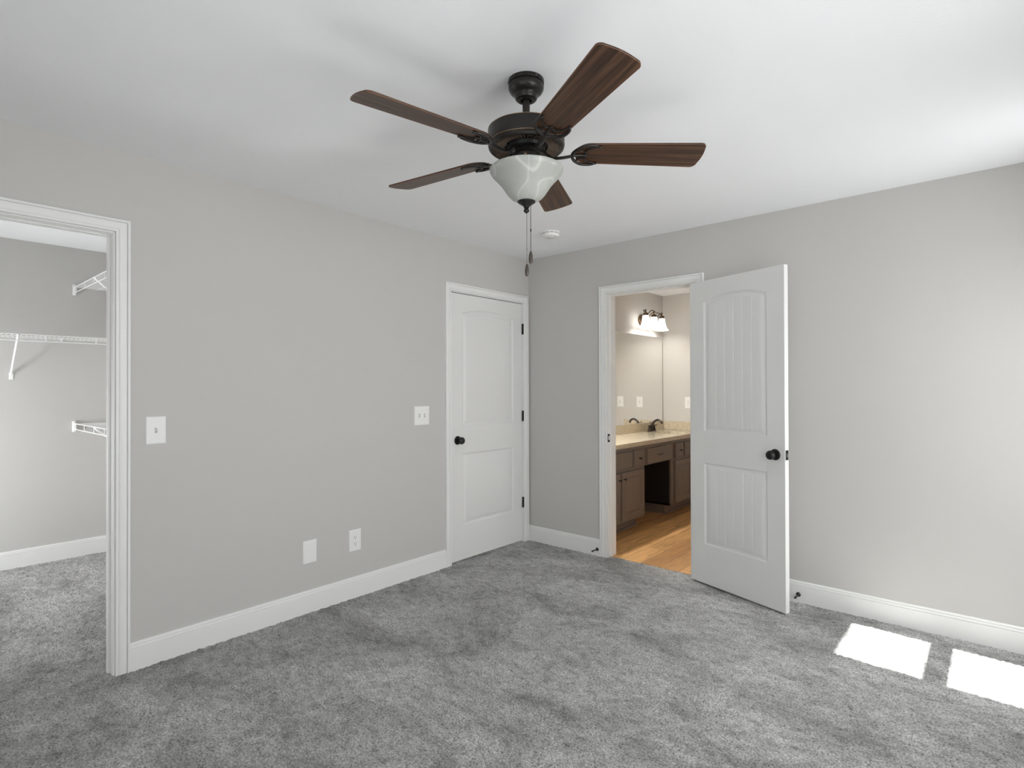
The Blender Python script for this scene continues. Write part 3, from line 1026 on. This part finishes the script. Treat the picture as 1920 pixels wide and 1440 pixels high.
link('finial', MB().lathe([(0.0, z_(2.0040)), (0.030, z_(2.0035)), (0.0330, z_(2.0010)), (0.0325, z_(1.9985)), (0.029, z_(1.9955)), (0.020, z_(1.9900)), (0.0125, z_(1.9845)), (0.0095, z_(1.9800)), (0.0100, z_(1.9775)), (0.0065, z_(1.9760)),
     (0.0065, z_(1.9745)), (0.0100, z_(1.9710)), (0.0107, z_(1.9675)), (0.0095, z_(1.9640)), (0.0045, z_(1.9610)), (0.0035, z_(1.9585)), (0.0, z_(1.9580))], 36), MBLACK, fan, smooth=35)

# pull chains
PEND = [(0.0, 0.0), (0.0026, -0.0006), (0.0048, -0.006), (0.0068, -0.016), (0.0076, -0.027), (0.0070, -0.037), (0.0048, -0.0440), (0.0, -0.0455)]


def pull_chain(off, ztop, zend, bead, mat):
    x, y = off
    m = MB()
    if bead:
        z = ztop
        while z > zend:
            m.ball((x, y, z_(z)), 0.00155, 8, 6); z -= 0.0037
        m.tube([(x, y, z_(ztop)), (x, y, z_(zend))], 0.0006, 6)
        m.lathe([(0.0, z_(1.898)), (0.0024, z_(1.898)), (0.0024, z_(1.890)), (0.0, z_(1.890))], 10, (x, y, 0))
    else:
        m.tube([(x, y, z_(ztop)), (x, y, z_(zend))], 0.00085, 6)
        for zz in (1.826, 1.831):
            m.ball((x, y, z_(zz)), 0.0016, 8, 6)
    c = link('pull_chain', m, mat, fan, smooth=60)
    p = link('pendant', MB().lathe(PEND, 20, (x, y, z_(zend))), MPEND, c, smooth=50)
    p['label'] = 'dark wooden drop-shaped pull'
    return c


MPEND = new_mat('pull_walnut', (0.055, 0.042, 0.033), 0.35)
rv = Vector((Rv.x, Rv.y, 0)).normalized()
pull_chain((rv.x * 0.001, rv.y * 0.001), 1.959, 1.775, False, MCHAIN)
pull_chain((cd.x * 0.010 + rv.x * 0.0150, cd.y * 0.010 + rv.y * 0.0150), 1.996, 1.819, True, MBRZCH := new_mat('bead_chain', (0.05, 0.045, 0.04), 0.4, metal=0.7))

# blades
BZ, PITCHB = 2.180, -0.2111
R_IN, R_TIP = 0.178, 0.648


def blade_outline():
    pts = []
    hw0, hw1 = 0.0545, 0.0690
    def hw(x):
        return hw0 + (hw1 - hw0) * (x - R_IN) / (R_TIP - R_IN)
    # inner end: half ellipse
    ex = 0.052
    for i in range(13):
        a = PI / 2 + PI * i / 12
        pts.append((R_IN + ex + ex * math.cos(a), hw(R_IN + ex) * math.sin(a)))
    # lower long edge to the tip corner (rounded), slightly bowed tip
    rc = 0.020
    def tipx(y):
        return R_TIP - 0.012 * (y / hw1) ** 2
    for i in range(1, 6):
        x = R_IN + ex + (R_TIP - rc - 0.012 - R_IN - ex) * i / 6
        pts.append((x, -hw(x)))
    cx, cy = tipx(hw1 - rc) - rc, hw(R_TIP - rc) - rc
    for i in range(7):
        a = -PI / 2 + (PI / 2 - 0.14) * i / 6
        pts.append((cx + rc * math.cos(a), -cy + rc * math.sin(a)))
    for i in range(1, 8):
        y = -cy + 2 * cy * i / 8
        pts.append((R_TIP - 0.0005 - 0.012 * (y / hw1) ** 2, y))
    for i in range(7):
        a = 0.14 + (PI / 2 - 0.14) * i / 6
        pts.append((cx + rc * math.cos(a), cy + rc * math.sin(a)))
    for i in range(5, 0, -1):
        x = R_IN + ex + (R_TIP - rc - 0.012 - R_IN - ex) * i / 6
        pts.append((x, hw(x)))
    return pts


def arc_pts(p, n=16):
    """Catmull-Rom through control points"""
    P = [Vector(q) for q in p]
    P = [2 * P[0] - P[1]] + P + [2 * P[-1] - P[-2]]
    o = []
    for i in range(1, len(P) - 2):
        for k in range(n):
            t = k / n
            a, b, c, d = P[i - 1], P[i], P[i + 1], P[i + 2]
            o.append(0.5 * ((2 * b) + (c - a) * t + (2 * a - 5 * b + 4 * c - d) * t * t + (3 * b - a - 3 * c + d) * t ** 3))
    o.append(P[-2])
    return o


def blade_iron():
    """decorative iron in blade axes: x outward, z = 0 the blade's underside"""
    m = MB()
    zz = -0.0045
    U = arc_pts([(0.262, 0.0470, zz), (0.240, 0.0560, zz), (0.205, 0.0520, zz - 0.001), (0.178, 0.0300, zz - 0.002), (0.166, 0.0, zz - 0.002), (0.178, -0.0300, zz - 0.002), (0.205, -0.0520, zz - 0.001), (0.240, -0.0560, zz), (0.262, -0.0470, zz)], 6)
    n = len(U)
    m.tube(U, [0.0030 + 0.0030 * math.sin(PI * i / (n - 1)) ** 0.6 for i in range(n)], 10)
    for s_ in (1, -1):
        C = arc_pts([(0.258, 0.0475 * s_, zz), (0.236, 0.0400 * s_, zz), (0.218, 0.0270 * s_, zz), (0.212, 0.0130 * s_, zz), (0.224, 0.0, zz)], 6)
        m.tube(C, 0.0031, 8)
        S = arc_pts([(0.214, 0.0150 * s_, zz), (0.204, 0.0200 * s_, zz), (0.192, 0.0230 * s_, zz), (0.186, 0.0330 * s_, zz)], 5)
        m.tube(S, 0.0025, 8)
        m.ball((0.261, 0.0470 * s_, zz), 0.0050, 12, 8)
    m.tube([(0.168, 0, zz), (0.190, 0, zz - 0.001), (0.224, 0, zz)], [0.0075, 0.0050, 0.0036], 8)
    for x, y in ((0.187, 0.033), (0.187, -0.033), (0.222, 0.0)):
        m.lathe([(0.0, -0.0075), (0.0034, -0.0070), (0.0042, -0.0045), (0.0042, -0.001), (0.0, -0.001)], 12, (x, y, 0))
    return m


def iron_arm():
    """arm from the flywheel to the blade, in unpitched axes, z relative to BZ"""
    m = MB()
    path = arc_pts([(0.050, 0, 0.006), (0.066, 0, 0.002), (0.080, 0, -0.012), (0.098, 0, -0.020), (0.130, 0, -0.018), (0.172, 0, -0.010)], 6)
    n = len(path)
    vs, fs = [], []
    for i, p in enumerate(path):
        t = i / (n - 1)
        wd = 0.0125 - 0.004 * math.sin(PI * min(1, t * 1.15))
        th = 0.0038
        for dy, dz in ((-wd, 0), (-wd * 0.5, th), (wd * 0.5, th), (wd, 0), (wd * 0.5, -th), (-wd * 0.5, -th)):
            vs.append((p.x, dy, p.z + dz))
    for i in range(n - 1):
        for k in range(6):
            l = (k + 1) % 6
            fs.append((i * 6 + k, i * 6 + l, i * 6 + 6 + l, i * 6 + 6 + k))
    fs += [tuple(range(6)), tuple((n - 1) * 6 + k for k in range(6))[::-1]]
    return m.add(vs, fs)


bl_mb = MB().prism(blade_outline(), -0.003, 0.003)
first = None
for k in range(5):
    a = -0.4925 + k * 2 * PI / 5
    rot = Matrix.Rotation(a, 4, 'Z') @ Matrix.Rotation(PITCHB, 4, 'X')
    if first is None:
        b = link('blade', bl_mb, MWALNUT, fan, bevel=0.0012)
        ib = blade_iron()
        ib.v = [(x, y, z - 0.003) for x, y, z in ib.v]
        i1 = link('blade_iron', ib, MBRONZE, b, smooth=50)
        i1['label'] = 'ornate dark bronze blade iron'
        am = iron_arm().xf(Matrix.Rotation(-PITCHB, 4, 'X'))
        i2 = link('iron_arm', am, MBRONZE, b, smooth=40)
        first = b
        e = link('blade_edge', MB().tube([(x, y, -0.0028) for x, y in blade_outline()], 0.0006, 5, closed=True), MEDGE := new_mat('blade_edge_band', (0.23, 0.10, 0.05), 0.5), b)
    else:
        b = first.copy(); COL.objects.link(b); b.parent = fan
        for ch in list(first.children):
            c_ = ch.copy(); COL.objects.link(c_); c_.parent = b
    b.location = (0, 0, z_(BZ))
    b.rotation_euler = rot.to_euler()

# ------------------------------------------------------------------ bathroom vanity
CF = 0.535                        # cabinet front plane (face frame)
ZT = 0.775                        # underside of the countertop
ZTOE = 0.097


def raised_panel(x, y0, y1, z0, z1, frame=0.052, t=0.019):
    """cabinet door with routed raised panel, on the plane x, facing +x"""
    rings = [(0.0, 0.0), (0.0, t - 0.003), (0.003, t), (frame - 0.004, t), (frame, t - 0.002), (frame + 0.005, t - 0.007), (frame + 0.010, t - 0.007), (frame + 0.030, t - 0.0015)]
    vs, fs = [], []
    for d, h in rings:
        vs += [(x + h, y0 + d, z0 + d), (x + h, y1 - d, z0 + d), (x + h, y1 - d, z1 - d), (x + h, y0 + d, z1 - d)]
    for i in range(len(rings) - 1):
        for k in range(4):
            l = (k + 1) % 4
            fs.append((4 * i + k, 4 * i + l, 4 * i + 4 + l, 4 * i + 4 + k))
    n = 4 * (len(rings) - 1)
    fs += [(n, n + 1, n + 2, n + 3), (3, 2, 1, 0)]
    return MB().add(vs, fs)


def slab_front(x, y0, y1, z0, z1, t=0.019):
    rings = [(0.0, 0.0), (0.0, t - 0.006), (0.002, t - 0.003), (0.007, t)]
    vs, fs = [], []
    for d, h in rings:
        vs += [(x + h, y0 + d, z0 + d), (x + h, y1 - d, z0 + d), (x + h, y1 - d, z1 - d), (x + h, y0 + d, z1 - d)]
    for i in range(len(rings) - 1):
        for k in range(4):
            l = (k + 1) % 4
            fs.append((4 * i + k, 4 * i + l, 4 * i + 4 + l, 4 * i + 4 + k))
    n = 4 * (len(rings) - 1)
    fs += [(n, n + 1, n + 2, n + 3), (3, 2, 1, 0)]
    return MB().add(vs, fs)


def cab_knob(parent, y, z, x=CF + 0.019):
    m = MB().lathe([(0.0, 0.0), (0.0065, 0.0), (0.005, 0.003), (0.0045, 0.016), (0.010, 0.019), (0.0105, 0.024), (0.007, 0.0275), (0.0, 0.028)], 16, (x, y, z), 'x')
    o = link('knob', m, MBLACK, parent, smooth=40)
    return o


def cabinet(label, y0, y1, doors, drawers, falses, side_y):
    t = thing('vanity_cabinet', label, 'cabinet', (0, 0, 0))
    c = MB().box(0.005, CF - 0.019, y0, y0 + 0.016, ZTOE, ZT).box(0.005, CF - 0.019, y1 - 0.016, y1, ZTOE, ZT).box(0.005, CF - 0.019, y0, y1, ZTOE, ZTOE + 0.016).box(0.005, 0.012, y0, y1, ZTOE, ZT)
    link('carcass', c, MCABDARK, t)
    fr = MB()
    zr0, zr1 = 0.565, 0.583
    fr.box(CF - 0.019, CF, y0, y1, ZTOE, ZT)
    link('face_frame', fr, MCAB, t, bevel=0.001)
    tk = MB().box(0.005, 0.455, y0 + 0.012, y1 - 0.012, -0.004, ZTOE)
    link('toe_kick', tk, MCAB, t)
    sh = MB()
    sh.tube([(0.459, y0 + 0.012, 0.004), (0.459, y1 - 0.012, 0.004)], 0.009, 10)
    so = link('shoe_moulding', sh, MCAB, t, smooth=50)
    for (a, b, kn) in doors:
        d_ = link('cabinet_door', raised_panel(CF, a, b, 0.115, 0.556), MCAB, t)
        cab_knob(d_, kn, 0.498)
    for (a, b) in drawers:
        d_ = link('drawer', slab_front(CF, a, b, 0.588, 0.736), MCAB, t)
        cab_knob(d_, (a + b) / 2, 0.660)
    for (a, b) in falses:
        link('drawer_front', slab_front(CF, a, b, 0.588, 0.736), MCAB, t)
    return t


cabinet('taupe vanity base cabinet nearest the doorway, left of the knee space', 0.130, 1.087, [(0.165, 0.614, 0.585), (0.640, 1.056, 0.672)], [(0.861, 1.056)], [(0.165, 0.838)], 1.087)
cabinet('taupe vanity base cabinet at the end wall, right of the knee space', 1.662, 2.586, [(1.737, 2.140, 2.108), (2.166, 2.56, 2.198)], [(1.741, 1.937)], [(1.964, 2.56)], 1.662)
t = thing('vanity_drawer_unit', 'taupe drawer unit bridging the knee space under the countertop', 'drawer', (0, 0, 0))
link('drawer_box', MB().box(0.03, CF - 0.002, 1.0885, 1.6605, 0.575, ZT), MCAB, t)
dr = link('drawer', slab_front(CF - 0.002, 1.120, 1.640, 0.588, 0.733, 0.021), MCAB, t)
pl = MB()
hx = CF + 0.019
pl.tube(arc_pts([(hx, 1.335, 0.662), (hx + 0.018, 1.342, 0.662), (hx + 0.025, 1.380, 0.663), (hx + 0.018, 1.418, 0.662), (hx, 1.425, 0.662)], 6), [0.0045] * 25, 8)
ho = link('pull_handle', pl, MBLACK, dr, smooth=50)

# countertop with an oval cut-out for the sink
CT0, CT1, CTZ0, CTZ1 = 0.004, 0.560, 0.7755, 0.815
SX, SY, SA, SB = 0.315, 2.125, 0.165, 0.215      # sink centre and half axes


def counter_mesh():
    n = 64
    y0, y1 = 0.128, YB - 0.002
    vs, fs = [], []
    # the end square around the oval: ray from the oval to the rectangle's border
    ry0, ry1 = SY - 0.40, y1
    per = []
    for k in range(n):
        a = 2 * PI * k / n
        c, s_ = math.cos(a), math.sin(a)
        tx = ((CT1 if c > 0 else CT0) - SX) / c if abs(c) > 1e-9 else 1e9
        ty = ((ry1 if s_ > 0 else ry0) - SY) / s_ if abs(s_) > 1e-9 else 1e9
        tt = min(tx, ty)
        per.append((SX + c * tt, SY + s_ * tt))
    # snap the nearest samples to the four corners
    for cx, cy in ((CT0, ry0), (CT1, ry0), (CT1, ry1), (CT0, ry1)):
        i = min(range(n), key=lambda q: (per[q][0] - cx) ** 2 + (per[q][1] - cy) ** 2)
        per[i] = (cx, cy)
    for z in (CTZ1, CTZ0):
        for k in range(n):
            a = 2 * PI * k / n
            vs.append((SX + SA * math.cos(a), SY + SB * math.sin(a), z))
        for k in range(n):
            vs.append((*per[k], z))
    for k in range(n):
        l = (k + 1) % n
        fs.append((k, l, n + l, n + k))
        fs.append((2 * n + k, 3 * n + k, 3 * n + l, 2 * n + l))
        fs.append((k, 2 * n + k, 2 * n + l, l))
        fs.append((n + k, n + l, 3 * n + l, 3 * n + k))
    m = MB().add(vs, fs)
    m.box(CT0, CT1, y0, ry0, CTZ0, CTZ1)
    return m


ct = tag(link('countertop', counter_mesh(), MGRAN), 'tan speckled granite vanity countertop with its backsplash', 'countertop')
link('backsplash', MB().box(0.0045, 0.024, 0.128, YB - 0.022, CTZ1, 0.914), MGRAN, ct, bevel=0.002)
link('side_splash', MB().box(0.0045, 0.545, YB - 0.0215, YB - 0.002, CTZ1, 0.914), MGRAN, ct, bevel=0.002)
bz = [(1.02, CTZ0 - 0.0005), (1.0, CTZ0 - 0.0005), (0.97, CTZ0 - 0.03), (0.88, CTZ0 - 0.09), (0.65, CTZ0 - 0.13), (0.3, CTZ0 - 0.145), (0.001, CTZ0 - 0.148)]
bs = MB().lathe([(r, z) for r, z in bz], 64)
bs.v = [(SX + x * SA, SY + y * SB, z) for x, y, z in bs.v]
sk = tag(link('sink_basin', bs, MPORC, smooth=60), 'oval undermount sink basin set in the granite countertop', 'sink')
sk.modifiers.new('thickness', 'SOLIDIFY').thickness = 0.006

# faucet
t = thing('faucet', 'dark bronze two handle faucet with arched spout behind the sink', 'faucet', (0.085, 2.128, CTZ1))
bp = MB()
pts = [(0.026 * math.cos(2 * PI * k / 40) * 1.0, (0.055 if math.sin(2 * PI * k / 40) > 0 else -0.055) + 0.026 * math.sin(2 * PI * k / 40)) for k in range(40)]
bp.prism(pts, 0.0, 0.012)
link('base_plate', bp, MFAUCET, t, smooth=40, bevel=0.003)
link('spout', MB().tube(arc_pts([(0, 0, 0.008), (0.0, 0, 0.055), (0.018, 0, 0.100), (0.052, 0, 0.130), (0.088, 0, 0.134), (0.116, 0, 0.116), (0.127, 0, 0.092)], 8),
     [0.021 - 0.0095 * min(1, i / 22) for i in range(49)], 16), MFAUCET, t, smooth=50)
link('lift_rod', MB().tube([(-0.021, 0, 0.01), (-0.021, 0, 0.098)], 0.0022, 8).lathe([(0.0, 0.098), (0.004, 0.098), (0.007, 0.104), (0.006, 0.109), (0.0, 0.110)], 14, (-0.021, 0, 0)), MFAUCET, t, smooth=50)
for s_ in (-1, 1):
    h_ = link('handle', MB().lathe([(0.0, 0.010), (0.022, 0.010), (0.019, 0.020), (0.012, 0.050), (0.010, 0.062), (0.0, 0.062)], 24, (0, 0.055 * s_, 0)), MFAUCET, t, smooth=40)
    link('lever', MB().tube([(-0.004, 0.050 * s_, 0.066), (0.004, 0.075 * s_, 0.068), (0.010, 0.108 * s_, 0.070)], [0.008, 0.0065, 0.005], 12), MFAUCET, h_, smooth=50)

# mirror
tag(link('mirror', MB().box(0.0005, 0.0055, 0.16, 2.560, 0.9155, 1.925), MMIRROR), 'frameless mirror above the vanity backsplash', 'mirror')


# vanity light with three lit shades
def vanity_light(loc, label, watts=0.9):
    t = thing('vanity_light', label, 'wall light', loc)      # origin on the wall at the backplate centre
    bp = MB().lathe([(0.0, 0.0), (1.0, 0.0), (1.0, 0.010), (0.85, 0.018), (0.4, 0.022), (0.0, 0.023)], 40, (0, 0, 0), 'x')
    bp.v = [(x * 1.6, y * 0.085 - 0.03, z * 0.066 + 0.01) for x, y, z in bp.v]
    link('backplate', bp, MTAN, t, smooth=40)
    arm = MB()
    arm.tube(arc_pts([(0.015, 0, 0.0), (0.055, 0, 0.02), (0.100, 0, 0.075), (0.130, 0, 0.095)], 6), 0.006, 10)
    wave = arc_pts([(0.13, -0.235, 0.098), (0.13, -0.20, 0.085), (0.13, -0.13, 0.068), (0.13, -0.06, 0.105), (0.13, 0.0, 0.115), (0.13, 0.08, 0.095), (0.13, 0.15, 0.098), (0.13, 0.225, 0.070), (0.13, 0.26, 0.062)], 6)
    arm.tube(wave, 0.006, 10)
    arm.tube(arc_pts([(0.02, 0.02, -0.02), (0.06, 0.06, -0.02), (0.10, 0.12, 0.03), (0.13, 0.16, 0.09)], 6), 0.005, 8)
    link('arm', arm, MTAN, t, smooth=50)
    for dy in (-0.180, 0.018, 0.215):
        c = (0.13, dy, 0)
        cap = link('shade_cap', MB().lathe([(0.0, 0.098), (0.006, 0.098), (0.007, 0.072), (0.026, 0.070), (0.030, 0.062), (0.030, 0.038), (0.0, 0.038)], 28, c).ball((0.13, dy, 0.102), 0.010, 14, 8), MTAN, t, smooth=35)
        sh = MB().lathe([(0.034, 0.040), (0.036, 0.020), (0.040, -0.010), (0.046, -0.040), (0.056, -0.068), (0.070, -0.088), (0.078, -0.096), (0.0765, -0.097), (0.068, -0.0875), (0.054, -0.067), (0.044, -0.040), (0.038, -0.010), (0.034, 0.020), (0.031, 0.038)], 40, c, closed=True)
        link('lamp_shade', sh, MSHADE, t, smooth=60)
        link('bulb', MB().ball((0.13, dy, -0.012), 0.028, 20, 12), MBULB, t, smooth=60)
        ld = bpy.data.lights.new('bulb_light', 'POINT')
        ld.energy = watts; ld.color = (1.0, 0.985, 0.96); ld.shadow_soft_size = 0.03
        lo = bpy.data.objects.new('bulb_light', ld); COL.objects.link(lo)
        lo.parent = t; lo.location = (0.13, dy, -0.065)
    return t


MBULB = new_mat('lit_bulb', (0.9, 0.9, 0.85), 0.4)
_b = MBULB.node_tree.nodes['Principled BSDF']
_b.inputs['Emission Color'].default_value = (1.0, 0.93, 0.82, 1)
_b.inputs['Emission Strength'].default_value = 2.5
vanity_light((0.0, 2.085, 2.085), 'bronze three shade vanity light glowing on the wall above the mirror')

vanity_light((0.0, 0.640, 2.085), 'added bronze three shade vanity light, unseen over the sink nearest the doorway, brightening the bathroom', 23.0)  # added unseen fixture, bulbs set strong to brighten the bathroom
